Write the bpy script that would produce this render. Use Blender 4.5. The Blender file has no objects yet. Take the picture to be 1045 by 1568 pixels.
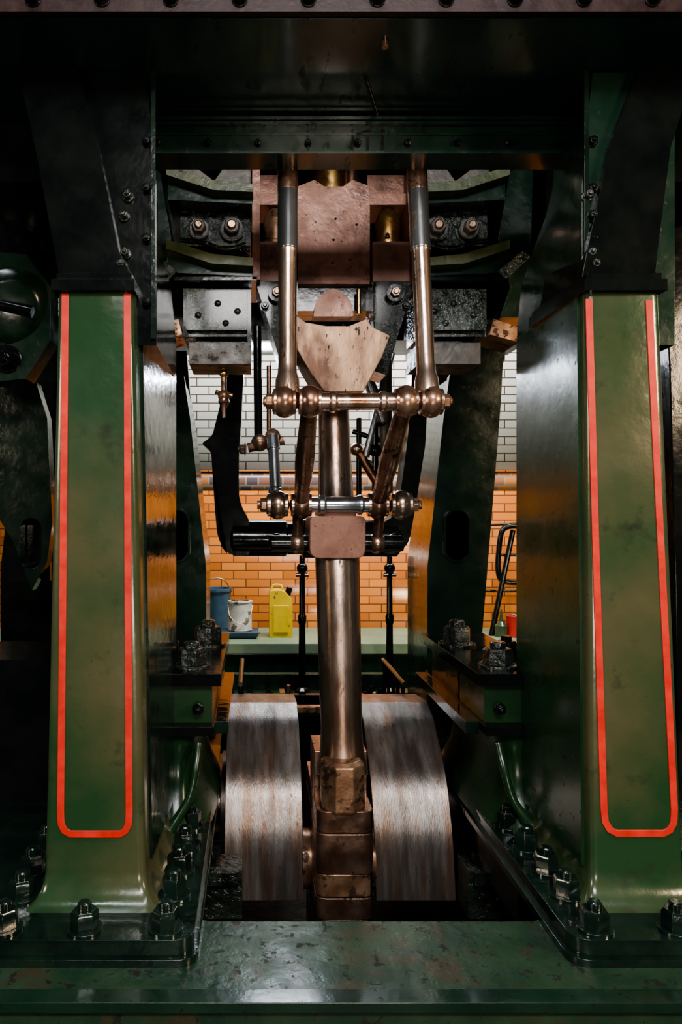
import bpy, bmesh, math, random
from mathutils import Vector, Matrix
random.seed(4)
# ---------------------------------------------------------------- survey helpers
CX, CY = -0.413, -2.6          # camera station
S = 36/26/1568
def ux(u,y): return (u-390)*S*(y-CY)+CX
def vz(v,y): return -(v-784)*S*(y-CY)
def P(u,v,y): return Vector((ux(u,y),y,vz(v,y)))
# ---------------------------------------------------------------- materials
def ramp(nt,src,stops):
    r=nt.nodes.new('ShaderNodeValToRGB'); r.color_ramp.elements[0].position=stops[0][0]; r.color_ramp.elements[0].color=(*stops[0][1],1)
    r.color_ramp.elements[1].position=stops[-1][0]; r.color_ramp.elements[1].color=(*stops[-1][1],1)
    for p,c in stops[1:-1]:
        e=r.color_ramp.elements.new(p); e.color=(*c,1)
    nt.links.new(src,r.inputs[0]); return r.outputs[0]
def noise(nt,scale,detail=4,stretch=(1,1,1),rough=.55):
    tc=nt.nodes.new('ShaderNodeTexCoord'); mp=nt.nodes.new('ShaderNodeMapping'); mp.inputs['Scale'].default_value=stretch
    nt.links.new(tc.outputs['Object'],mp.inputs[0]); n=nt.nodes.new('ShaderNodeTexNoise')
    n.inputs['Scale'].default_value=scale; n.inputs['Detail'].default_value=detail; n.inputs['Roughness'].default_value=rough
    nt.links.new(mp.outputs[0],n.inputs['Vector']); return n.outputs['Fac']
def mat(name,c1,c2,rough=(.2,.4),metal=0,scale=6,bump=.15,bscale=25,stretch=(1,1,1),coat=0,chips=(),lo=.38,hi=.62,bdist=.01,spec=.5):
    m=bpy.data.materials.new(name); m.use_nodes=True; nt=m.node_tree; b=nt.nodes['Principled BSDF']
    f=noise(nt,scale,6,stretch); col=ramp(nt,f,[(lo,c1),(hi,c2)])
    rf=noise(nt,scale*2.3,5,stretch); rr=ramp(nt,rf,[(.35,(rough[0],)*3),(.65,(rough[1],)*3)])
    ch=None
    for (cc,cs,ct,cw) in chips:
        cf=noise(nt,cs,6,stretch,.68); cm=ramp(nt,cf,[(ct,(0,0,0)),(ct+cw,(1,1,1))])
        mx=nt.nodes.new('ShaderNodeMix'); mx.data_type='RGBA'; nt.links.new(cm,mx.inputs[0]); nt.links.new(col,mx.inputs[6]); mx.inputs[7].default_value=(*cc,1); col=mx.outputs[2]; ch=cm
    nt.links.new(col,b.inputs['Base Color'])
    if ch is not None:
        ad=nt.nodes.new('ShaderNodeMath'); ad.operation='MULTIPLY_ADD'; nt.links.new(ch,ad.inputs[0]); ad.inputs[1].default_value=.22; nt.links.new(rr,ad.inputs[2]); rr=ad.outputs[0]
    nt.links.new(rr,b.inputs['Roughness'])
    b.inputs['Specular IOR Level'].default_value=spec
    b.inputs['Metallic'].default_value=metal; b.inputs['Coat Weight'].default_value=coat; b.inputs['Coat Roughness'].default_value=.1
    if bump:
        bf=noise(nt,bscale,4,stretch); bp=nt.nodes.new('ShaderNodeBump'); bp.inputs['Strength'].default_value=bump; bp.inputs['Distance'].default_value=bdist
        nt.links.new(bf,bp.inputs['Height']); nt.links.new(bp.outputs[0],b.inputs['Normal'])
    return m
GREEN =mat('green_enamel',(.017,.050,.020),(.074,.072,.036),(.16,.30),scale=1.1,bump=.28,bscale=8,coat=.3,lo=.40,hi=.60,chips=(((.022,.032,.018),6,.57,.15),((.010,.016,.009),45,.65,.04)))  # olive end of the noise puts warm lamp light into the paint colour
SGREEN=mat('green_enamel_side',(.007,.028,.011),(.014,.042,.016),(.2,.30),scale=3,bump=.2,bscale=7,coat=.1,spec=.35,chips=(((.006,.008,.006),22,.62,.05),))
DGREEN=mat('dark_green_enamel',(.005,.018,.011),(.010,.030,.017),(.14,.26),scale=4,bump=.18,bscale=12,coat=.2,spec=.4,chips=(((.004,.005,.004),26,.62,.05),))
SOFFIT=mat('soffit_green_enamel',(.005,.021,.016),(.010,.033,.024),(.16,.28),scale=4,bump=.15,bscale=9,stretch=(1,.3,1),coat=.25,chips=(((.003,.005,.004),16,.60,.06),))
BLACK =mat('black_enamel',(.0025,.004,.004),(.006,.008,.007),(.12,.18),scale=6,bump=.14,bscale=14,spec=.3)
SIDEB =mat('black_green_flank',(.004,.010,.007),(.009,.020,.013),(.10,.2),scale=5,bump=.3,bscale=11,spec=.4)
GLOSSB=mat('glossy_black_green_foot',(.003,.009,.007),(.008,.020,.014),(.08,.18),scale=6,bump=.35,bscale=14,coat=.5)
BLACKR=mat('black_thick_paint',(.005,.009,.007),(.024,.034,.027),(.10,.2),scale=6,bump=.9,bscale=24,coat=.4,bdist=.03)
OLIVE =mat('olive_paint',(.045,.065,.022),(.10,.11,.045),(.3,.5),scale=8,bump=.3,chips=(((.02,.015,.01),20,.6,.05),))
RED   =mat('red_lining',(.48,.022,.016),(.60,.038,.026),(.35,.5),scale=12,bump=.05)
STEEL =mat('polished_steel',(.48,.28,.18),(.64,.50,.42),(.2,.32),metal=.94,scale=3.5,bump=.12,bscale=30,stretch=(1,1,.3),chips=(((.36,.18,.11),5,.51,.12),((.09,.05,.035),26,.62,.04)))
BRIGHT=mat('bright_steel',(.55,.57,.60),(.78,.80,.84),(.16,.26),metal=.95,scale=4,bump=.05,stretch=(1,1,.2),chips=(((.25,.17,.12),14,.62,.06),))
BROWN =mat('oiled_brown_steel',(.26,.14,.10),(.46,.30,.22),(.22,.38),metal=.88,scale=7,bump=.15,bscale=30,chips=(((.06,.035,.025),18,.58,.06),))
PINK  =mat('primer_brown_iron',(.23,.105,.072),(.33,.17,.125),(.32,.5),metal=.2,scale=4,bump=.3,bscale=34,spec=.35,chips=(((.13,.058,.042),6,.52,.14),((.03,.015,.012),40,.64,.03)))
TAN   =mat('tan_worn_steel',(.16,.075,.042),(.50,.30,.18),(.34,.5),metal=.25,scale=5,bump=.25,bscale=22,stretch=(1.8,1,.7),lo=.38,hi=.64,spec=.35,chips=(((.13,.06,.035),6,.54,.10),((.04,.025,.018),30,.61,.03)))
BRASS =mat('brass',(.50,.28,.09),(.72,.46,.17),(.2,.36),metal=.95,scale=9,bump=.1,chips=(((.18,.09,.04),12,.58,.08),))
BRONZE=mat('bronze_oily',(.26,.14,.08),(.50,.31,.20),(.28,.46),metal=.7,scale=8,bump=.25,bscale=20,chips=(((.08,.045,.03),14,.52,.06),))
WEB   =mat('crank_web_steel',(.20,.165,.145),(.38,.345,.325),(.28,.42),metal=.82,scale=3,bump=.2,bscale=70,stretch=(4,1,.4),chips=(((.25,.155,.11),2.2,.50,.14),((.06,.042,.032),34,.62,.04)))
GREYP =mat('grey_worn_paint',(.07,.062,.055),(.14,.12,.10),(.35,.55),scale=7,bump=.3,chips=(((.03,.025,.02),16,.58,.05),))
BEDTOP=mat('bedplate_green_worn',(.010,.032,.018),(.024,.050,.027),(.24,.40),scale=5,bump=.25,bscale=25,coat=.1,chips=(((.036,.034,.020),6,.54,.10),((.008,.010,.007),20,.57,.03)))
MAROON=mat('maroon_paint',(.014,.005,.005),(.024,.009,.008),(.35,.5),scale=9,bump=.2,spec=.3)
PIT   =mat('oily_pit_floor',(.006,.006,.006),(.015,.013,.011),(.3,.6),bump=.3)
LFLOOR=mat('pale_green_floor_paint',(.16,.24,.16),(.22,.30,.20),(.3,.5),scale=3,bump=.1)
YEL   =mat('yellow_plastic',(.68,.46,.02),(.80,.56,.03),(.35,.5),scale=9,bump=.1,chips=(((.12,.08,.02),12,.62,.03),))
WHT   =mat('white_tinplate',(.40,.41,.37),(.58,.58,.52),(.3,.5),scale=9,bump=.05,chips=(((.15,.12,.08),9,.56,.03),))
BLUE  =mat('blue_plastic',(.03,.07,.11),(.05,.10,.15),(.3,.5),scale=9,bump=.05)
REDP  =mat('red_bucket_paint',(.5,.02,.02),(.6,.04,.03),(.3,.5))
GLASS =mat('window_daylight_pane',(.35,.5,.62),(.45,.6,.7),(.1,.2))
def brickmat(name,c1,c2,mortar,bw,bh,ms,rough=.15,off=.5):
    m=bpy.data.materials.new(name); m.use_nodes=True; nt=m.node_tree; b=nt.nodes['Principled BSDF']
    tc=nt.nodes.new('ShaderNodeTexCoord'); sx=nt.nodes.new('ShaderNodeSeparateXYZ'); cx=nt.nodes.new('ShaderNodeCombineXYZ')
    nt.links.new(tc.outputs['Object'],sx.inputs[0]); nt.links.new(sx.outputs[0],cx.inputs[0]); nt.links.new(sx.outputs[2],cx.inputs[1])
    br=nt.nodes.new('ShaderNodeTexBrick'); nt.links.new(cx.outputs[0],br.inputs['Vector'])
    br.offset=off
    br.inputs['Color1'].default_value=(*c1,1); br.inputs['Color2'].default_value=(*c2,1); br.inputs['Mortar'].default_value=(*mortar,1)
    br.inputs['Scale'].default_value=1; br.inputs['Mortar Size'].default_value=ms; br.inputs['Brick Width'].default_value=bw; br.inputs['Row Height'].default_value=bh
    br.inputs['Mortar Smooth'].default_value=.1
    nt.links.new(br.outputs[0],b.inputs['Base Color']); b.inputs['Roughness'].default_value=rough
    bp=nt.nodes.new('ShaderNodeBump'); bp.inputs['Strength'].default_value=.3; bp.inputs['Distance'].default_value=.004; bp.invert=True
    nt.links.new(br.outputs['Fac'],bp.inputs['Height']); nt.links.new(bp.outputs[0],b.inputs['Normal'])
    return m
WBRICK=brickmat('white_glazed_brick',(.84,.85,.82),(.72,.75,.71),(.12,.10,.09),.25,.085,.006)
OBRICK=brickmat('orange_glazed_brick',(.64,.23,.05),(.42,.13,.03),(.13,.055,.025),.25,.085,.006)
CHECK =brickmat('band_tile',(.10,.09,.12),(.60,.25,.08),(.35,.3,.25),.125,.09,.008,off=.5)
# ---------------------------------------------------------------- builder
class B:
    def __init__(s,name): s.n=name; s.bm=bmesh.new(); s.m=[]
    def mi(s,m):
        if m not in s.m: s.m.append(m)
        return s.m.index(m)
    def add(s,vs,fs,m):
        i=s.mi(m); V=[s.bm.verts.new(v) for v in vs]
        for f in fs:
            try:
                F=s.bm.faces.new([V[k] for k in f]); F.material_index=i; F.smooth=True
            except ValueError: pass
    def loft(s,rings,m,caps=True,close=False):
        n=len(rings[0]); vs=[v for r in rings for v in r]; fs=[]
        for k in range(len(rings)-1):
            for j in range(n):
                a=k*n+j; b=k*n+(j+1)%n; fs.append((a,b,b+n,a+n))
        if close:
            k=len(rings)-1
            for j in range(n): fs.append((k*n+j,k*n+(j+1)%n,(j+1)%n,j))
        elif caps: fs.append(tuple(range(n))); fs.append(tuple(range((len(rings)-1)*n,len(rings)*n)))
        s.add(vs,fs,m)
    def box(s,x0,x1,y0,y1,z0,z1,m):
        s.loft([[(x0,y0,z),(x1,y0,z),(x1,y1,z),(x0,y1,z)] for z in (z0,z1)],m)
    def py(s,pts,y0,y1,m): s.loft([[(x,y,z) for x,z in pts] for y in (y0,y1)],m)
    def px(s,pts,x0,x1,m): s.loft([[(x,y,z) for y,z in pts] for x in (x0,x1)],m)
    def pz(s,pts,z0,z1,m): s.loft([[(x,y,z) for x,y in pts] for z in (z0,z1)],m)
    def holed(s,pts,hole,y0,y1,m):
        bm=bmesh.new(); E=[]
        for lp in (pts,hole):
            V=[bm.verts.new((x,y0,z)) for x,z in lp]
            E+= [bm.edges.new((V[i],V[(i+1)%len(V)])) for i in range(len(V))]
        bmesh.ops.triangle_fill(bm,use_beauty=True,use_dissolve=False,edges=E)
        r=bmesh.ops.extrude_face_region(bm,geom=bm.faces[:],use_keep_orig=True)
        for g in r['geom']:
            if isinstance(g,bmesh.types.BMVert): g.co.y=y1
        bm.verts.index_update()
        s.add([v.co.copy() for v in bm.verts],[[v.index for v in f.verts] for f in bm.faces],m); bm.free()
    def lathe(s,p0,p1,prof,m,n=28,rot=0):
        p0=Vector(p0); p1=Vector(p1); a=(p1-p0).normalized(); L=(p1-p0).length
        t=Vector((0,0,1)) if abs(a.z)<.9 else Vector((1,0,0)); e1=a.cross(t).normalized(); e2=a.cross(e1)
        rings=[[p0+a*(h*L)+(e1*math.cos(rot+2*math.pi*k/n)+e2*math.sin(rot+2*math.pi*k/n))*max(r,.0005) for k in range(n)] for h,r in prof]
        s.loft(rings,m)
    def cyl(s,p0,p1,r0,m,r1=None,n=28): s.lathe(p0,p1,[(0,r0),(1,r0 if r1 is None else r1)],m,n)
    def ball(s,c,r,m,ax=(1,0,0),sq=1.0):
        c=Vector(c); a=Vector(ax).normalized()*r*sq
        s.lathe(c-a,c+a,[(.5-.5*math.cos(math.pi*k/12),r*math.sin(math.pi*k/12)) for k in range(13)],m,24)
    def nut(s,c,ax,r,h,m,stud=None,washer=True):
        c=Vector(c); a=Vector(ax).normalized()
        if washer: s.cyl(c-a*h*.05,c+a*h*.14,r*1.28,m,n=24)
        ro=random.random()
        s.lathe(c+a*h*.14,c+a*h,[(0,r),(.82,r),(1,r*.86)],m,6,ro)
        s.lathe(c+a*h,c+a*h*1.35,[(0,r*.52),(.8,r*.52),(1,r*.4)],stud or m,16)
    def sweep(s,pts,rad,m,n=16,sub=8,sq=None):
        pts=[Vector(p) for p in pts]
        if not isinstance(rad,(list,tuple)): rad=[rad]*len(pts)
        Q=[];R=[]
        for i in range(len(pts)-1):
            a=pts[max(i-1,0)];b=pts[i];c=pts[i+1];d=pts[min(i+2,len(pts)-1)]
            for k in range(sub):
                t=k/sub; Q.append(.5*((2*b)+(c-a)*t+(2*a-5*b+4*c-d)*t*t+(3*b-a-3*c+d)*t**3)); R.append(rad[i]*(1-t)+rad[i+1]*t)
        Q.append(pts[-1]);R.append(rad[-1]); rings=[]; up=None
        for i,q in enumerate(Q):
            t=(Q[min(i+1,len(Q)-1)]-Q[max(i-1,0)]).normalized()
            if up is None: up=t.orthogonal().normalized()
            up=(up-t*up.dot(t)).normalized(); sd=t.cross(up)
            rings.append([q+(up*math.cos(2*math.pi*k/n)+sd*math.sin(2*math.pi*k/n))*R[i] for k in range(n)])
        s.loft(rings,m)
    def ribbon(s,pts,w,y,t,m,closed=False):
        pts=[Vector((p[0],p[1])) for p in pts]; rings=[]
        for i,p in enumerate(pts):
            d=(pts[min(i+1,len(pts)-1)]-pts[max(i-1,0)]).normalized(); nn=Vector((-d.y,d.x))
            a=p+nn*w/2; b=p-nn*w/2
            rings.append([(a.x,y,a.y),(b.x,y,b.y),(b.x,y+t,b.y),(a.x,y+t,a.y)])
        s.loft(rings,m)
    def done(s,bev=.004,seg=2):
        bmesh.ops.recalc_face_normals(s.bm,faces=s.bm.faces[:])
        me=bpy.data.meshes.new(s.n); s.bm.to_mesh(me); s.bm.free()
        for m in s.m: me.materials.append(m)
        o=bpy.data.objects.new(s.n,me); bpy.context.collection.objects.link(o)
        if bev:
            b=o.modifiers.new('bevel','BEVEL'); b.width=bev; b.segments=seg; b.limit_method='ANGLE'; b.angle_limit=math.radians(32); b.harden_normals=True
        return o
def rpoly(pts,rad,seg=5):
    out=[]; n=len(pts)
    for i in range(n):
        r=rad[i] if isinstance(rad,(list,tuple)) else rad
        p=Vector(pts[i]);a=Vector(pts[i-1]);b=Vector(pts[(i+1)%n])
        if r<=0: out.append(tuple(p)); continue
        A=p+(a-p).normalized()*r; C=p+(b-p).normalized()*r
        for k in range(seg+1):
            t=k/seg; out.append(tuple(A*(1-t)**2+p*2*t*(1-t)+C*t*t))
    return out
# ================================================================ ROOM
b=B('wall_back'); 
b.box(-6,7,4.9,5.1,.42,4.2,WBRICK); b.box(-6,7,4.895,5.1,.22,.42,CHECK); b.box(-6,7,4.9,5.1,-2.4,.22,OBRICK); b.box(-6,7,4.87,4.9,.405,.43,OBRICK); b.done(0)
b=B('floor'); b.box(-6,7,4.0,4.9,-1.27,-1.17,LFLOOR); b.box(-6,7,4.02,4.08,-2.4,-1.27,DGREEN)
b.box(-6,7,-6,4.02,-2.45,-2.38,PIT); b.done(.01)
b=B('window_1'); x0=3.35
b.box(x0,x0+1.4,4.80,4.9,.75,2.3,GREYP); b.box(x0+.06,x0+.66,4.78,4.82,.82,2.22,GLASS); b.box(x0+.74,x0+1.34,4.78,4.82,.82,2.22,GLASS); b.done(.005)
# ================================================================ BEDPLATE
b=B('engine_bedplate')
b.pz(rpoly([(-2.6,-.40),(2.6,-.40),(2.6,.20),(.74,.20),(.60,.02),(-.60,.02),(-.74,.20),(-2.6,.20)],[0,0,0,.03,.05,.05,.03,0]),-1.56,-1.45,BEDTOP)
b.box(-2.6,2.6,-.425,-.36,-1.475,-1.444,DGREEN)
b.box(-2.6,2.6,-.38,-.33,-2.38,-1.55,DGREEN)
for s in(-1,1):
    b.box(*sorted((s*.74,s*2.6)),.2,3.5,-1.56,-1.45,DGREEN); b.box(*sorted((s*.76,s*.84)),.1,3.5,-2.38,-1.55,BLACK)
b.box(-.76,.76,3.05,3.5,-1.56,-1.45,DGREEN); b.box(-.76,.76,3.1,3.2,-2.38,-1.56,BLACK)
b.box(-.76,.76,3.42,3.5,-1.45,-1.32,DGREEN); b.box(-.76,.76,2.55,2.62,-1.40,-1.36,BRONZE)
b.box(-.76,.76,2.9,2.96,-1.45,-1.36,BLACK)
for k in range(9): b.nut((-.6+.15*k,3.25,-1.45),(0,0,1),.03,.035,BLACK)
for x in(-.62,-.2,.5,.62): b.box(x-.02,x+.02,2.5,3.2,-1.42,-1.385,BRONZE)
for k in range(4): b.cyl((.36+.05*k,2.95-.08*k,-1.36),(.40+.05*k,2.85-.08*k,-1.28),.02,BLACK)
b.cyl((-.17,2.7,-1.4),(-.17,2.7,-1.24),.015,STEEL)
for s in(-1,1):
    for k in range(5): b.cyl((s*.50,1.95+.16*k,-1.30),(s*.50,1.95+.16*k,-1.04),.012,BLACK)
    b.cyl((s*.50,1.9,-1.05),(s*.50,2.65,-1.05),.016,BLACK)
b.done(.006)
# ================================================================ COLUMNS
def column(s):
    b=B('engine_column'); G=GREEN
    if s<0: T=(ux(88,0),ux(203,0)); Bm=(ux(67,0),ux(222,0))
    else:   T=(ux(897,0),ux(1011,0)); Bm=(ux(905,0),ux(1050,0))
    zt=vz(446,0); zb=vz(1335,0)
    def sec(z,xa,xb,yf,yb=.72,xin=None):
        ib=s*.775 if xin is None else xin; ob=s*1.10
        pts=[(xa,yf),(xb,yf),(max(ib,ob),yb),(min(ib,ob),yb)]
        return [(x,y,z) for x,y in rpoly(pts,[.028,.028,.02,.02],4)]
    R=[]
    for k in range(9):
        t=k/8; z=zt+(zb-zt)*t; R.append(sec(z,T[0]+(Bm[0]-T[0])*t,T[1]+(Bm[1]-T[1])*t,0))
    for dz,e in((.03,.006),(.06,.020),(.085,.042),(.10,.068),(.112,.10)): R.append(sec(zb-dz,Bm[0]-e*.6,Bm[1]+e*.6,-e*.9,.72+e,s*(.775-e*.6)))
    b.loft(R,G)
    Ti=T[1] if s<0 else T[0]; Bi=Bm[1] if s<0 else Bm[0]
    def side(z,t):
        xf=Ti+(Bi-Ti)*t; y0=.10 if s<0 else .05
        xa=xf+(s*.775-xf)*(y0/.72)
        return [(xa-s*.010,y0,z),(s*.765,.725,z),(s*.80,.725,z),(xa+s*.03,y0,z)]
    b.loft([side(zt+(zb-zt)*k/6,k/6) for k in range(7)],SIDEB if s<0 else SGREEN)
    if s<0: L=[(100,450),(97,850),(93,1245)];C=[(94,1262),(99,1272),(108,1277)];D=[(184,1277),(192,1272),(197,1262)];E=[(198,1245),(196,850),(195,450)]
    else: L=[(902,458),(913,850),(925,1238)];C=[(927,1258),(934,1270),(945,1276)];D=[(1016,1276),(1026,1271),(1032,1260)];E=[(1033,1240),(1013,850),(994,460)]
    b.ribbon([(ux(u,0),vz(v,0)) for u,v in L+C+D+E],.0245,-.0035,.006,RED)
    b.box(T[0]-.015,T[1]+.012,-.03,.5,zt-.005,zt+.035,BLACK)
    b.box(T[0]-.0,T[1]+.0,-.015,.5,zt+.035,zt+.06,BLACK)
    if s<0: pts=[(T[0],zt+.05),(T[1],zt+.05),(ux(180,0),vz(380,0)),(ux(148,0),vz(220,0)),(ux(98,0),vz(40,0)),(ux(95,0),1.95),(ux(5,0),1.95),(ux(15,0),vz(60,0)),(ux(50,0),vz(220,0)),(ux(80,0),vz(380,0))]
    else: pts=[(T[1],zt+.05),(T[0],zt+.05),(ux(905,0),vz(380,0)),(ux(940,0),vz(220,0)),(ux(1000,0),vz(60,0)),(ux(1010,0),1.95),(ux(1110,0),1.95),(ux(1085,0),vz(60,0)),(ux(1035,0),vz(220,0)),(ux(1015,0),vz(380,0))]
    b.py(pts,.03,.42,BLACK)
    for uu,vv in ((186,405),(192,388),(190,330),(196,300)):
        u2=uu if s<0 else 1096-uu
        b.nut((ux(u2,.05),.055,vz(vv,.05)),(0,-1,0),.016,.03,BLACKR)
    R=[]
    for z,xb in((.60,.768),(.83,.772),(1.01,.79),(1.17,.84),(1.33,.90),(1.45,.93),(1.58,.94)):
        R.append([(s*(.765 if z<1.2 else .765+(z-1.2)*.1),.06,z),(s*xb,.735,z),(s*1.15,.735,z),(s*1.10,.06,z)])
    b.loft(R,DGREEN if s>0 else BLACK)
    for z in (.75,.98,1.16,1.33):
        b.nut((s*.80,.058,z),(0,-1,0),.016,.022,BLACK)
    b.box(*sorted((s*.768,s*.785)),.045,.06,.62,1.58,SIDEB)
    xi=s*.61; xo=s*1.62
    pl=rpoly([(xi,-.235),(xi,1.75),(xo,1.75),(xo,-.235)],[.07,.02,.02,.07],6)
    b.pz(pl,-1.43,-1.37,GLOSSB)
    pl2=rpoly([(xi-s*.015,-.25),(xi-s*.015,1.77),(xo+s*.015,1.77),(xo+s*.015,-.25)],[.075,.02,.02,.075],6)
    b.pz(pl2,-1.452,-1.425,GLOSSB)
    N=[(.97,-.175),(.705,-.17),(1.235,-.17),(.70,.04),(.70,.22),(.695,.41),(.69,.62),(1.24,.03),(1.26,.22),(1.26,.42)]
    for x,y in N: b.nut((s*x,y,-1.37),(0,0,1),.046,.070,GLOSSB)
    return b.done(.006,3)
column(-1); column(1)
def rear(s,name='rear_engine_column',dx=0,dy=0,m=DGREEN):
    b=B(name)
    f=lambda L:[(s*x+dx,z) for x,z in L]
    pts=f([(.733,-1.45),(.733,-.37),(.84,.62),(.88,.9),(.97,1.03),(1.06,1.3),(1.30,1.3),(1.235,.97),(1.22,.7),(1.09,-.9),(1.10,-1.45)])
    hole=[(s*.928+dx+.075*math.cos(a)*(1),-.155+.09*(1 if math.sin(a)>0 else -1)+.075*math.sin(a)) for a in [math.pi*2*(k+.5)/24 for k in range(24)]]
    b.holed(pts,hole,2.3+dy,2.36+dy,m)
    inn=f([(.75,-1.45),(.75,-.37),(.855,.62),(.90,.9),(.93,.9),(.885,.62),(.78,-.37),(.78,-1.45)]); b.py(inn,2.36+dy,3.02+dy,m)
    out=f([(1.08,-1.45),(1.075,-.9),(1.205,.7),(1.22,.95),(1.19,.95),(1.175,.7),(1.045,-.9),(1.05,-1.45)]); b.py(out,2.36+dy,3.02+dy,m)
    b.py(f([(.77,-1.45),(.77,-.37),(.87,.62),(.92,1.2),(1.2,1.2),(1.19,.7),(1.06,-.9),(1.06,-1.45)]),2.9+dy,2.96+dy,BLACK)  # black plate added so the slot opening reads dark
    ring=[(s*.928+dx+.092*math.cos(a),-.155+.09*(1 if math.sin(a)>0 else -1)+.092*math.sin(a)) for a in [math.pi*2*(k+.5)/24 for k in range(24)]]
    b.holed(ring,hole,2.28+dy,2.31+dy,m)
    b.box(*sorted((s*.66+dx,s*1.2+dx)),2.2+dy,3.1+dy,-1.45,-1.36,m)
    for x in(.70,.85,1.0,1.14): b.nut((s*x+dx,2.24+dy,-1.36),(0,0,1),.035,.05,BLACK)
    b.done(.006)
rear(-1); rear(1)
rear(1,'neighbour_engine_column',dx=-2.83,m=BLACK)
# ================================================================ ENTABLATURE
b=B('cylinder_entablature')
b.box(-2.2,2.2,-.22,.40,1.587,1.64,SOFFIT)
b.box(-2.4,2.4,-.26,-.235,1.583,1.80,MAROON)
for k in range(15): b.nut((-1.55+.218*k,-.262,1.622),(0,-1,0),.020,.025,BLACK,BRIGHT)
b.box(-.96,.96,.37,.42,1.50,1.60,DGREEN); b.box(-.93,.92,.345,.40,1.565,1.577,SOFFIT); b.box(-.93,.92,.345,.40,1.545,1.556,SOFFIT)
b.box(-.90,.90,.36,.46,1.428,1.52,SOFFIT); b.box(-.91,.91,.34,.48,1.425,1.437,SOFFIT); b.box(-.90,.90,.35,.40,1.505,1.515,SOFFIT)
for k in range(9): b.nut((-.8+.2*k,.358,1.475),(0,-1,0),.012,.016,BLACK)
for x in(-.02,.04,.1,-.2): b.box(x-.004,x+.004,.352,.37,1.43,1.53,BLACK)
b.cyl((ux(560,.1),.1,1.583),(ux(585,.3),.38,1.583),.006,BLACK)
b.cyl((ux(590,-.1),-.1,1.59),(ux(590,-.1),-.1,1.57),.012,STEEL)
b.box(-1.6,1.6,.42,3.3,1.95,2.1,BLACK)
b.box(-1.6,1.6,2.7,3.3,1.25,2.1,BLACK); b.box(-1.6,1.6,2.66,2.72,1.22,1.28,BLACK)
for s in(-1,1): b.box(*sorted((s*1.05,s*1.6)),.42,3.3,1.35,1.95,BLACK)
b.done(.005)
# ================================================================ GUIDE BRACKETS
def guide(s):
    b=B('crosshead_guide')
    bx=lambda x0,x1,*a: b.box(*sorted((s*x0,s*x1)),*a)
    bx(.44,1.05,1.50,1.62,.98,1.95,DGREEN)
    bx(.43,.78,1.2,1.5,.90,1.15,BLACKR)
    bx(.45,.76,1.16,1.2,.925,1.125,BLACKR)
    bx(.40,.82,1.12,1.52,1.165,1.185,BLACK)
    bx(.43,.75,1.2,1.5,.76,.87,GREYP); bx(.45,.72,1.25,1.5,.87,.90,BLACK)
    bx(.43,.80,1.25,1.5,1.385,1.585,BLACKR)
    for x,r in((.53,.044),(.70,.038)):
        b.cyl((s*x,1.25,1.468),(s*x,1.225,1.468),r*1.5,BLACKR); b.nut((s*x,1.23,1.468),(0,-1,0),r,.05,GREYP,STEEL)
    for zz in(1.60,1.235):
        b.py([(s*.42,zz-.02),(s*.42,zz+.02),(s*.62,zz+.04),(s*.85,zz+.11),(s*.85,zz+.065),(s*.62,zz-.01)],1.05,1.5,OLIVE)
        b.py([(s*.42,zz-.05),(s*.42,zz-.02),(s*.85,zz+.05),(s*.85,zz-.03)],1.12,1.5,DGREEN)
    b.py([(s*.43,1.63),(s*.43,1.78),(s*.55,1.80),(s*.62,1.70),(s*.70,1.76),(s*.78,1.85),(s*.8,1.72),(s*.6,1.62)],1.2,1.5,GREYP)
    b.py([(s*.85,1.0),(s*.90,1.15),(s*.84,1.4),(s*.90,1.75),(s*1.02,1.8),(s*1.0,1.0)],1.2,1.5,DGREEN)
    b.py([(s*.80,1.20),(s*.92,1.30),(s*.96,1.27),(s*.84,1.16)],1.08,1.3,BLACKR)
    bx(.385,.425,1.12,1.5,1.17,1.95,PINK)
    b.py([(s*.80,.98),(s*.95,.93),(s*.93,.86),(s*.78,.90)],1.15,1.4,BRONZE)
    b.sweep([(s*.46,1.1,1.34),(s*.56,1.06,1.30),(s*.66,1.06,1.33),(s*.78,1.1,1.36)],.012,BLACKR,10)
    for x,z in((.50,1.02),(.6,1.06),(.70,1.0),(.56,.96)): b.ball((s*x,1.165,z),.018,BLACKR)
    for k in range(4): b.nut((s*(.47+.09*k),1.2,1.23),(0,-1,0),.014,.02,BLACK)
    return b.done(.007,3)
guide(-1); guide(1)
# ================================================================ CROSSHEAD
b=B('crosshead'); y=1.3
b.py([(-.187,1.19),(.19,1.19),(.19,1.70),(.10,1.735),(.05,1.70),(-.05,1.70),(-.10,1.735),(-.187,1.70)],1.26,1.6,PINK)
for s in(-1,1):
    b.box(*sorted((s*.195,s*.405)),1.2,1.55,1.18,1.39,PINK)
    b.box(*sorted((s*.195,s*.405)),1.3,1.55,1.62,1.68,PINK); b.box(*sorted((s*.19,s*.40)),1.35,1.55,1.68,1.80,PINK)
    b.lathe((s*.30,1.36,1.39),(s*.30,1.36,1.62),[(0,.075),(.2,.075),(.22,.066),(.7,.066),(.85,.055),(1,.03)],BRASS if s>0 else BRONZE)
    b.nut((s*.27,1.2,1.41),(0,0,1),.012,.02,STEEL)
    b.py([(s*.41,1.18),(s*.19,1.18),(s*.2,.72),(s*.26,.70),(s*.33,.93)],1.18,1.42,BLACKR)
    b.cyl((s*.30,1.18,1.11),(s*.30,1.14,1.11),.045,BLACK); b.nut((s*.30,1.15,1.11),(0,-1,0),.026,.03,BROWN); b.nut((s*.36,1.18,1.05),(0,-1,0),.02,.03,BLACK)
for k,(x,z) in enumerate(((-.005,1.30),(0,1.42),(.01,1.53),(.12,1.50))): b.ball((x,1.262,z),.007,BLACK)
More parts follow.
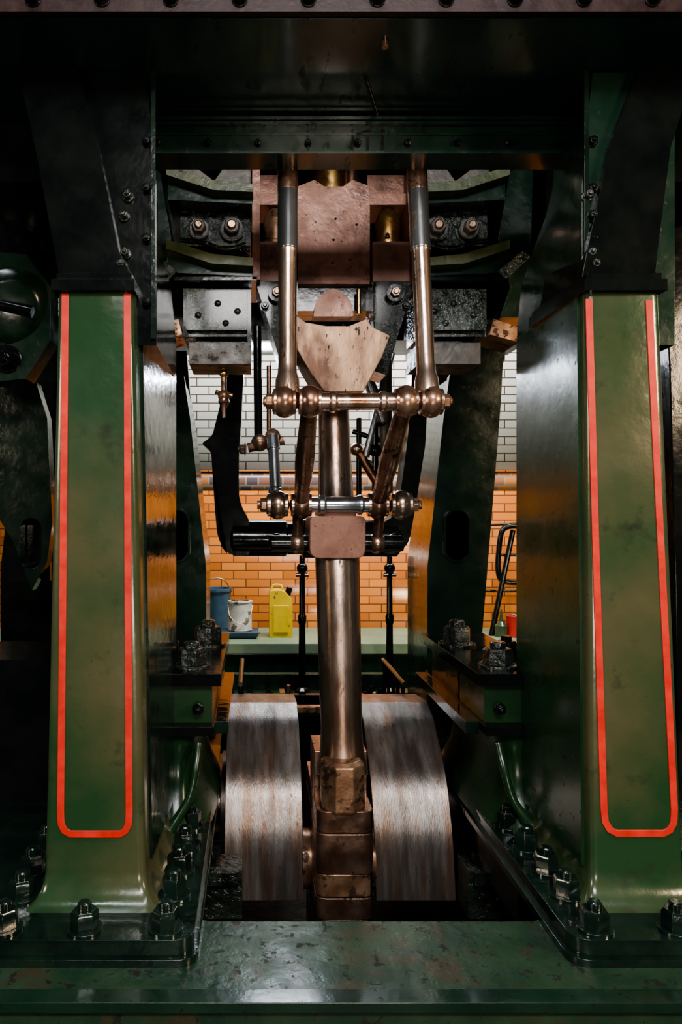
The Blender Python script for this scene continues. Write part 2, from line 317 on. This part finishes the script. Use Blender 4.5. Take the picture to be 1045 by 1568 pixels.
b.box(-.2,.2,1.3,1.5,1.06,1.2,BLACK)
b.py(rpoly([(-.11,1.01),(.10,1.01),(.085,1.10),(-.005,1.17),(-.095,1.10)],[.01,.01,.04,.05,.04],4),1.22,1.32,PINK)
b.cyl((.13,1.25,1.03),(.13,1.25,1.16),.012,BRASS)
b.cyl((0,1.42,1.7),(0,1.42,2.0),.10,BRASS)  # piston rod, its gold reflection put in as brass colour
b.cyl((.11,1.40,1.7),(.11,1.40,2.0),.05,BROWN)  # added cylinder whose brown stands for a reflection on the piston rod
b.done(.006,3)
# ================================================================ CONNECTING ROD
b=B('connecting_rod')
A=Vector((0,1.36,1.0)); C=Vector((0,.86,-1.30))
def L(t): return A+(C-A)*t
yk=.92
K=[(450,478),(468,493),(500,499),(535,499),(562,488),(570,500),(598,514),(585,548),(557,600),(497,600),(478,575),(455,535)]
b.py([(ux(u,yk),vz(v,yk)) for u,v in K],.92,1.2,TAN)
b.lathe(L(.08),L(.97),[(0,.078),(.25,.082),(.40,.092),(.44,.108),(.52,.110),(.80,.102),(.90,.098),(.95,.104),(.985,.118),(1,.12)],STEEL,40)
q=L(.48)
b.loft([[(x-.012,yy,z) for x,z in rpoly([(-.135,q.z-.12),(.135,q.z-.12),(.135,q.z+.085),(-.135,q.z+.085)],[.05,.05,.03,.03],4)] for yy in(q.y-.16,q.y+.14)],PINK)
b.box(-.10,.08,q.y-.13,q.y+.1,q.z+.08,q.z+.13,PINK)
# big end
b.lathe((-.01,.80,-1.13),(-.01,.80,-1.36),[(0,.085),(.08,.105),(.94,.108),(1,.095)],BRONZE,8,math.pi/8)
b.box(-.13,.12,.90,1.15,-1.40,-1.13,BROWN)
z=-1.345; 
for h,w,mm,yo in((.10,.129,BROWN,.0),(.185,.131,BROWN,-.004),(.105,.129,BRONZE,.003),(.10,.132,BROWN,0),(.35,.13,BROWN,.01)):
    b.loft([[(x-.005,yy,zz) for x,yy in rpoly([(-w,.72+yo),(w,.72+yo),(w,1.4),(-w,1.4)],[.05,.05,.02,.02],5)] for zz in(z-h+.003,z-.001)],mm); z-=h
b.box(-.12,.12,.735,1.3,-2.2,-1.35,BLACK)
b.done(.005,3)
# ================================================================ CRANKSHAFT
b=B('crankshaft')
arc=rpoly([(1.56,-1.07),(1.39,-1.13),(1.13,-1.36),(1.02,-1.60),(.965,-1.875),(2.2,-1.875),(2.25,-1.6),(2.15,-1.3),(1.9,-1.10)],[.015,.06,.09,.07,.005,.02,.1,.1,.05],6)
for s in(-1,1):
    b.px(arc,s*.175,s*.56,WEB)
    b.cyl((s*.56,1.7,-1.7),(s*.60,1.7,-1.7),.30,WEB,n=48); b.cyl((s*.6,1.7,-1.7),(s*1.5,1.7,-1.7),.2,STEEL,n=40)
b.cyl((-.18,1.12,-1.74),(.18,1.12,-1.74),.14,BRONZE,n=40)
b.done(.007,3)
# ================================================================ MAIN BEARINGS
def bearing(s):
    b=B('main_bearing'); m=SGREEN
    def el(z,xc,yc,rx,ry): return [(s*xc+rx*math.copysign(abs(math.cos(a))**.7,math.cos(a)),yc+ry*math.copysign(abs(math.sin(a))**.7,math.sin(a)),z) for a in [2*math.pi*k/36 for k in range(36)]]
    b.loft([el(z,.76,1.12,rx,ry) for z,rx,ry in((-1.40,.17,.60),(-1.36,.155,.57),(-1.30,.125,.53),(-1.22,.105,.48),(-1.12,.10,.46),(-1.05,.115,.46),(-1.0,.135,.475),(-.96,.15,.49))],m)
    bx=lambda x0,x1,*a: b.box(*sorted((s*x0,s*x1)),*a)
    bx(.59,.92,.60,1.75,-.97,-.93,BLACK)
    bx(.60,.88,.66,1.05,-.93,-.76,m); bx(.62,.86,1.15,1.7,-.93,-.76,m)
    bx(.56,.92,.62,1.72,-.76,-.705,BLACK)
    bx(.53,.59,.70,1.72,-.99,-.935,GLOSSB)
    b.nut((s*.70,.78,-.705),(0,0,1),.068,.085,BLACKR); b.nut((s*.66,1.32,-.705),(0,0,1),.075,.10,BLACKR); b.nut((s*.83,1.05,-.705),(0,0,1),.05,.07,BLACK)
    b.nut((s*.80,.72,-.93),(0,0,1),.045,.12,m); b.nut((s*.66,.63,-.86),(0,-1,0),.02,.03,BLACK)
    b.sweep([(s*.66,.66,-1.02),(s*.67,.60,-1.12),(s*.70,.57,-1.24),(s*.78,.52,-1.36)],[.022,.018,.018,.025],SGREEN)
    xg=.47 if s<0 else .565
    bx(xg,.84,.78,.95,-1.86,-1.64,BLACKR); bx(xg+.02,.80,.74,.80,-1.69,-1.63,BLACKR)
    bx(.62,.78,.3,2.9,-1.62,-1.40,BLACK)
    for yy in(.45,.62): b.nut((s*.66,yy,-1.40),(0,0,1),.03,.04,BLACK)
    b.nut((s*.64,.85,-1.64),(0,0,1),.04,.05,BLACK)
    b.done(.008,3)
bearing(-1); bearing(1)
# ================================================================ VALVE RODS + LINKS
for s in(-1,1):
    b=B('valve_rod'); top=Vector((s*.270,.57,1.75)); bot=Vector((s*.281,.37,.47))
    mid=top+(bot-top)*.52
    b.cyl(top,mid,.042,BRIGHT,n=32); b.lathe(mid,bot,[(0,.042),(.03,.038),(.8,.037),(.86,.040),(.9,.048),(1,.05)],STEEL,32)
    g=top+(bot-top)*.32; b.lathe(g,top,[(0,.0425),(1,.0425)],BROWN,32)
    b.done(.004)
yl=.36; zl=vz(615,yl)
b=B('upper_valve_link')
for x in(-.293,-.192,.192,.293):
    b.ball((x,yl,zl),.066,BROWN,(1,0,0),.84)
    b.cyl((x-.045,yl,zl),(x+.045,yl,zl),.052,STEEL)
b.lathe((-.19,yl,zl),(.19,yl,zl),[(0,.036),(.2,.036),(.22,.043),(.26,.043),(.28,.034),(.72,.034),(.74,.043),(.78,.043),(.8,.036),(1,.036)],STEEL)
for s in(-1,1): b.nut((s*.338,yl,zl),(s,0,0),.032,.03,BRONZE); b.cyl((s*.335,yl,zl),(s*.375,yl,zl),.02,BRONZE)
b.done(.003)
y2=1.0; z2=vz(773,y2)
b=B('lower_valve_link')
for x in(-.30,-.186,.186,.30):
    b.ball((x,y2,z2),.072,STEEL if abs(x)>.2 else BROWN,(1,0,0),.8); b.cyl((x-.05,y2,z2),(x+.05,y2,z2),.056,STEEL)
b.lathe((-.19,y2-.02,z2),(.19,y2-.02,z2),[(0,.036),(.22,.036),(.24,.048),(.3,.048),(.32,.040),(.7,.040),(.74,.048),(.78,.048),(.8,.036),(1,.036)],BRIGHT)
for s in(-1,1):
    b.nut((s*.35,y2,z2),(s,0,0),.036,.035,BRONZE); b.cyl((s*.35,y2,z2),(s*.40,y2,z2),.022,BRONZE)
    a=Vector((s*.192,yl,zl)); c=Vector((s*.186,y2,z2)); b.lathe(a,c,[(0,.03),(.1,.034),(.5,.044),(.9,.036),(1,.034)],BROWN)
b.done(.003)
for s in(-1,1):
    b=B('radius_arm_clevis')
    b.ball((s*.20,1.1,vz(832,1.1)),.052,BROWN); b.cyl((s*.13,1.1,vz(832,1.1)),(s*.33,1.1,vz(832,1.1)),.04,BLACK); b.ball((s*.30,1.15,vz(830,1.15)),.045,BLACK)
    b.cyl((s*.20,1.1,vz(832,1.1)),(s*.20,1.02,z2-.03),.026,BROWN); b.done(.003)
b=B('reversing_shaft_yoke'); yy=1.95
W=lambda pts:[(ux(u,yy),vz(v,yy)) for u,v in pts]
b.py(rpoly(W([(346,560),(374,560),(370,640),(366,700),(366,770),(382,796),(382,850),(350,850),(334,828),(329,770),(324,692),(310,680),(326,668),(338,620)]),[.01,.01,.05,.05,.08,.03,.02,.06,.08,.05,.03,.01,.03,.05],4),yy-.04,yy+.14,BLACK)
b.py(rpoly(W([(630,560),(655,560),(650,680),(634,780),(624,835),(600,850),(585,846),(585,800),(604,790),(614,740),(624,660)]),[.01,.01,.06,.06,.06,.04,.02,.02,.06,.06,.05],4),yy-.04,yy+.14,BLACK)
b.lathe(P(350,824,yy+.04),P(615,825,yy+.04),[(0,.06),(.015,.09),(.03,.112),(.33,.112),(.34,.10),(.42,.10),(.43,.122),(.5,.122),(.72,.122),(.73,.112),(.97,.112),(1,.07)],BLACK,36)
b.nut(P(448,832,yy-.06),(0,-1,0),.03,.04,BLACK)
b.done(.012,3)
b=B('drain_valve_linkage')
b.cyl(P(394,500,1.25),P(396,668,1.25),.022,BLACK); b.cyl(P(412,560,1.25),P(412,668,1.25),.012,STEEL)
b.ball(P(398,678,1.2),.045,BROWN); b.cyl(P(380,686,1.2),P(435,674,1.2),.024,BRONZE); b.ball(P(418,668,1.18),.04,BRONZE)
b.lathe(P(418,668,1.15),P(423,768,1.05),[(0,.03),(.2,.034),(.22,.028),(.8,.028),(.82,.036),(1,.036)],BRIGHT)
b.nut(P(376,688,1.2),(-1,0,0),.025,.03,BRONZE)
b.done(.003)
b=B('oil_drip_fitting')
b.cyl(P(343,560,1.3),P(343,600,1.3),.014,BRONZE); b.ball(P(343,606,1.3),.032,BRONZE); b.lathe(P(343,600,1.3),P(343,640,1.3),[(0,.022),(.4,.03),(.6,.014),(1,.008)],BROWN); b.cyl(P(330,600,1.3),P(356,606,1.3),.012,BRONZE)
b.ball(P(343,572,1.3),.024,BRASS); b.done(.002)
b=B('governor_linkage'); yb=2.9
for a,c,r,m in(((548,690),(590,760),.035,STEEL),((556,560),(590,650),.045,BRIGHT),((600,540),(560,700),.03,BRIGHT),((540,660),(600,680),.02,BLACK),((575,640),(575,760),.025,BLACK),((548,700),(600,725),.02,GREYP),((590,530),(592,760),.05,GREYP),((550,640),(550,760),.02,BLACK)):
    b.cyl(P(*a,yb),P(*c,yb),r,m,n=16)
b.ball(P(546,688,yb),.05,BROWN); b.ball(P(575,690,yb),.05,BLACK); b.ball(P(590,650,yb),.05,BLACK); b.done(.003)
# ================================================================ BACKGROUND THINGS
for u in(463,597):
    b=B('handrail_post'); yb=3.3; z0=-1.45
    b.lathe((ux(u,yb),yb,z0),(ux(u,yb),yb,vz(850,yb)),[(0,.06),(.03,.06),(.05,.03),(.5,.026),(.52,.034),(.56,.034),(.58,.024),(1,.022)],BLACK)
    b.ball((ux(u,yb),yb,vz(870,yb)),.045,BLACK); b.cyl((ux(u-10,yb),yb,vz(880,yb)),(ux(u+10,yb),yb,vz(880,yb)),.018,STEEL); b.done(.002)
yf=4.35; zf=-1.17
b=B('yellow_jerrycan'); x=ux(430,yf); w=.108
prof=rpoly([(x-w,zf),(x+w,zf),(x+w,zf+.36),(x+.02,zf+.44),(x-w,zf+.44)],[.02,.02,.04,.03,.04],4)
b.py(prof,yf-.07,yf+.09,YEL); b.box(x-.07,x+.07,yf-.082,yf-.07,zf+.05,zf+.30,YEL); b.cyl((x+.06,yf,zf+.38),(x+.085,yf,zf+.46),.03,BLACK); b.sweep([(x-.09,yf,zf+.43),(x-.07,yf,zf+.48),(x+.0,yf,zf+.48),(x+.02,yf,zf+.44)],.012,YEL,10); b.done(.01,3)
b=B('blue_tray'); x=ux(362,yf); b.loft([[(x+sx*(.19+e),yf+sy*(.13+e),z) for sx,sy in((-1,-1),(1,-1),(1,1),(-1,1))] for z,e in((zf,0),(zf+.06,.02))],BLUE); b.box(x-.225,x+.225,yf-.165,yf-.145,zf+.05,zf+.065,BLUE);b.done(.004)
b=B('paint_tin'); x=ux(368,yf)
b.lathe((x,yf,zf+.06),(x,yf,zf+.34),[(0,.108),(.03,.115),(.06,.11),(.92,.11),(.95,.118),(1,.115)],WHT,36); b.lathe((x,yf,zf+.335),(x,yf,zf+.35),[(0,.09),(1,.085)],STEEL)
b.sweep([(x-.115,yf-.02,zf+.30),(x-.09,yf-.10,zf+.20),(x,yf-.13,zf+.14),(x+.09,yf-.10,zf+.20),(x+.115,yf-.02,zf+.30)],.004,STEEL,8); b.done(.002)
b=B('blue_bucket'); x=ux(332,4.55); b.lathe((x,4.70,zf),(x,4.70,zf+.42),[(0,.10),(.92,.135),(.93,.15),(1,.15),(1,.135),(.3,.11)],BLUE,32)
b.sweep([(x-.14,4.63,zf+.40),(x-.12,4.6,zf+.50),(x+.05,4.6,zf+.52),(x+.14,4.63,zf+.40)],.006,STEEL,8); b.done(.002)
b=B('red_paint_tin'); x=ux(790,yf); b.lathe((x,yf,zf),(x,yf,zf+.20),[(0,.08),(.05,.085),(.9,.085),(.95,.09),(1,.088)],REDP,32); b.lathe((x,yf,zf+.2),(x,yf,zf+.215),[(0,.07),(1,.065)],STEEL); b.done(.002)
b=B('oil_can'); x=ux(768,yf); b.lathe((x,yf,zf),(x,yf,zf+.26),[(0,.06),(.4,.06),(.55,.02),(1,.006)],GREEN,24); b.done(.002)
b=B('stair_handrail'); yb=4.5
b.sweep([P(800,806,yb),P(784,805,yb),P(770,812,yb),P(765,835,yb),P(763,870,yb),P(768,888,yb),P(782,892,yb),P(800,892,yb)],.026,BLACK,12)
b.cyl(P(786,812,yb+.06),P(752,978,yb-.1),.026,BLACK); b.cyl(P(735,804,yb+.1),P(870,800,yb+.1),.013,BLACK); b.cyl(P(735,905,yb+.1),P(870,905,yb+.1),.013,BLACK); b.cyl(P(820,800,yb),P(820,976,yb),.02,BLACK); b.cyl(P(858,800,yb),P(858,976,yb),.02,BLACK)
b.cyl(P(768,850,yb+.06),P(830,850,yb+.06),.014,BLACK)
b.done(.002)
# left-edge neighbouring machinery
b=B('neighbour_valve_gear'); yn=1.2
b.lathe(P(18,470,yn+.02),P(18,470,yn+.17),[(0,.12),(.05,.15),(.25,.19),(.5,.20),(.8,.20),(1,.17)],DGREEN,40)
b.py([(ux(u,yn+.1),vz(v,yn+.1)) for u,v in((-60,380),(40,390),(78,440),(78,520),(40,580),(-60,590))],yn+.1,yn+.25,DGREEN)
b.nut(P(10,550,yn+.1),(0,-1,0),.06,.07,BLACK); b.nut(P(40,430,yn+.1),(0,-1,0),.03,.04,BLACK); b.cyl(P(-20,462,yn-.03),P(50,478,yn-.03),.03,BLACK)
b.py([(ux(u,yn),vz(v,yn)) for u,v in((-70,200),(30,120),(70,300),(70,400),(-70,420))],yn+.2,yn+.4,BLACK)
hole=[(ux(47,yn+.5)+.062*math.cos(a),vz(832,yn+.5)+.085*(1 if math.sin(a)>0 else -1)+.062*math.sin(a)) for a in [math.pi*2*(k+.5)/24 for k in range(24)]]
b.holed([(ux(u,yn+.5),vz(v,yn+.5)) for u,v in((-60,590),(55,585),(72,640),(80,800),(72,860),(48,905),(20,830),(-10,780),(-60,760))],hole,yn+.5,yn+.6,SIDEB)
b.box(ux(10,yn+.6),ux(75,yn+.6),yn+.62,yn+.66,vz(890,yn+.6),vz(700,yn+.6),BLACK)
b.box(-2.4,-1.2,.9,1.4,-1.45,-.7,BLACK)
b.done(.006)
b=B('neighbour_bracket'); yn=.9
b.py([(ux(u,yn),vz(v,yn)) for u,v in((1015,240),(1100,200),(1100,420),(1052,480),(1070,900),(1062,1300),(1040,1300),(1035,900),(1026,560),(1018,430))],yn,yn+.3,BLACK)
b.done(.006)
# ================================================================ LIGHTS
def area(n,loc,tgt,sx,sy,e,c):
    l=bpy.data.lights.new(n,'AREA'); l.shape='RECTANGLE'; l.size=sx; l.size_y=sy; l.energy=e; l.color=c
    o=bpy.data.objects.new(n,l); bpy.context.collection.objects.link(o); o.location=loc
    o.rotation_euler=(Vector(tgt)-Vector(loc)).to_track_quat('-Z','Y').to_euler(); return o
area('skylight',(.1,-4.7,2.9),(.1,.8,-.2),2.2,.9,185,(.98,.96,.94))
area('roof_skylight',(0,-1.35,5.2),(0,-.1,-1.4),5.0,.5,150,(.90,.95,1))
area('hall_lamp_warm',(4.6,-3.4,1.6),(0,.6,-.1),1.0,1.0,160,(1,.74,.48))
area('front_low_fill',(.3,-5.0,-1.0),(0.1,1,.9),1.2,.5,38,(1,.88,.74))  # added fill from low in front, lifts the crosshead guides; no real lamp
area('hall_lamp_far',(-4.6,-2.9,1.0),(0,.6,-.2),1.0,1.0,75,(1,.84,.64))
area('rear_beam_fill',(.3,3.5,1.62),(.3,4.9,.1),3.0,.25,75,(1,.96,.90))  # added fill hidden behind the rear beam to brighten the back wall; no window
area('rear_wall_fill',(2.8,3.4,3.4),(1.6,4.9,.0),1.6,.6,120,(1,.96,.90))  # second unseen fill added to brighten the wall tiles
area('rear_bay_lamp',(0,3.4,1.15),(0,1.4,-1.6),.9,.15,14,(.80,.88,1))
w=bpy.data.worlds.new('hall'); bpy.context.scene.world=w; w.use_nodes=True
w.node_tree.nodes['Background'].inputs[0].default_value=(.6,.65,.72,1); w.node_tree.nodes['Background'].inputs[1].default_value=.06
c=bpy.data.cameras.new('camera'); c.lens=26; c.sensor_width=36; c.shift_x=132.5/1568; c.clip_start=.05
o=bpy.data.objects.new('camera',c); bpy.context.collection.objects.link(o); o.location=(CX,CY,0); o.rotation_euler=(math.radians(90),0,0); bpy.context.scene.camera=o
try:
    bpy.context.scene.view_settings.view_transform='AgX'; bpy.context.scene.view_settings.look='AgX - Medium High Contrast'
except Exception as e: print(e)
bpy.context.scene.view_settings.exposure=.55
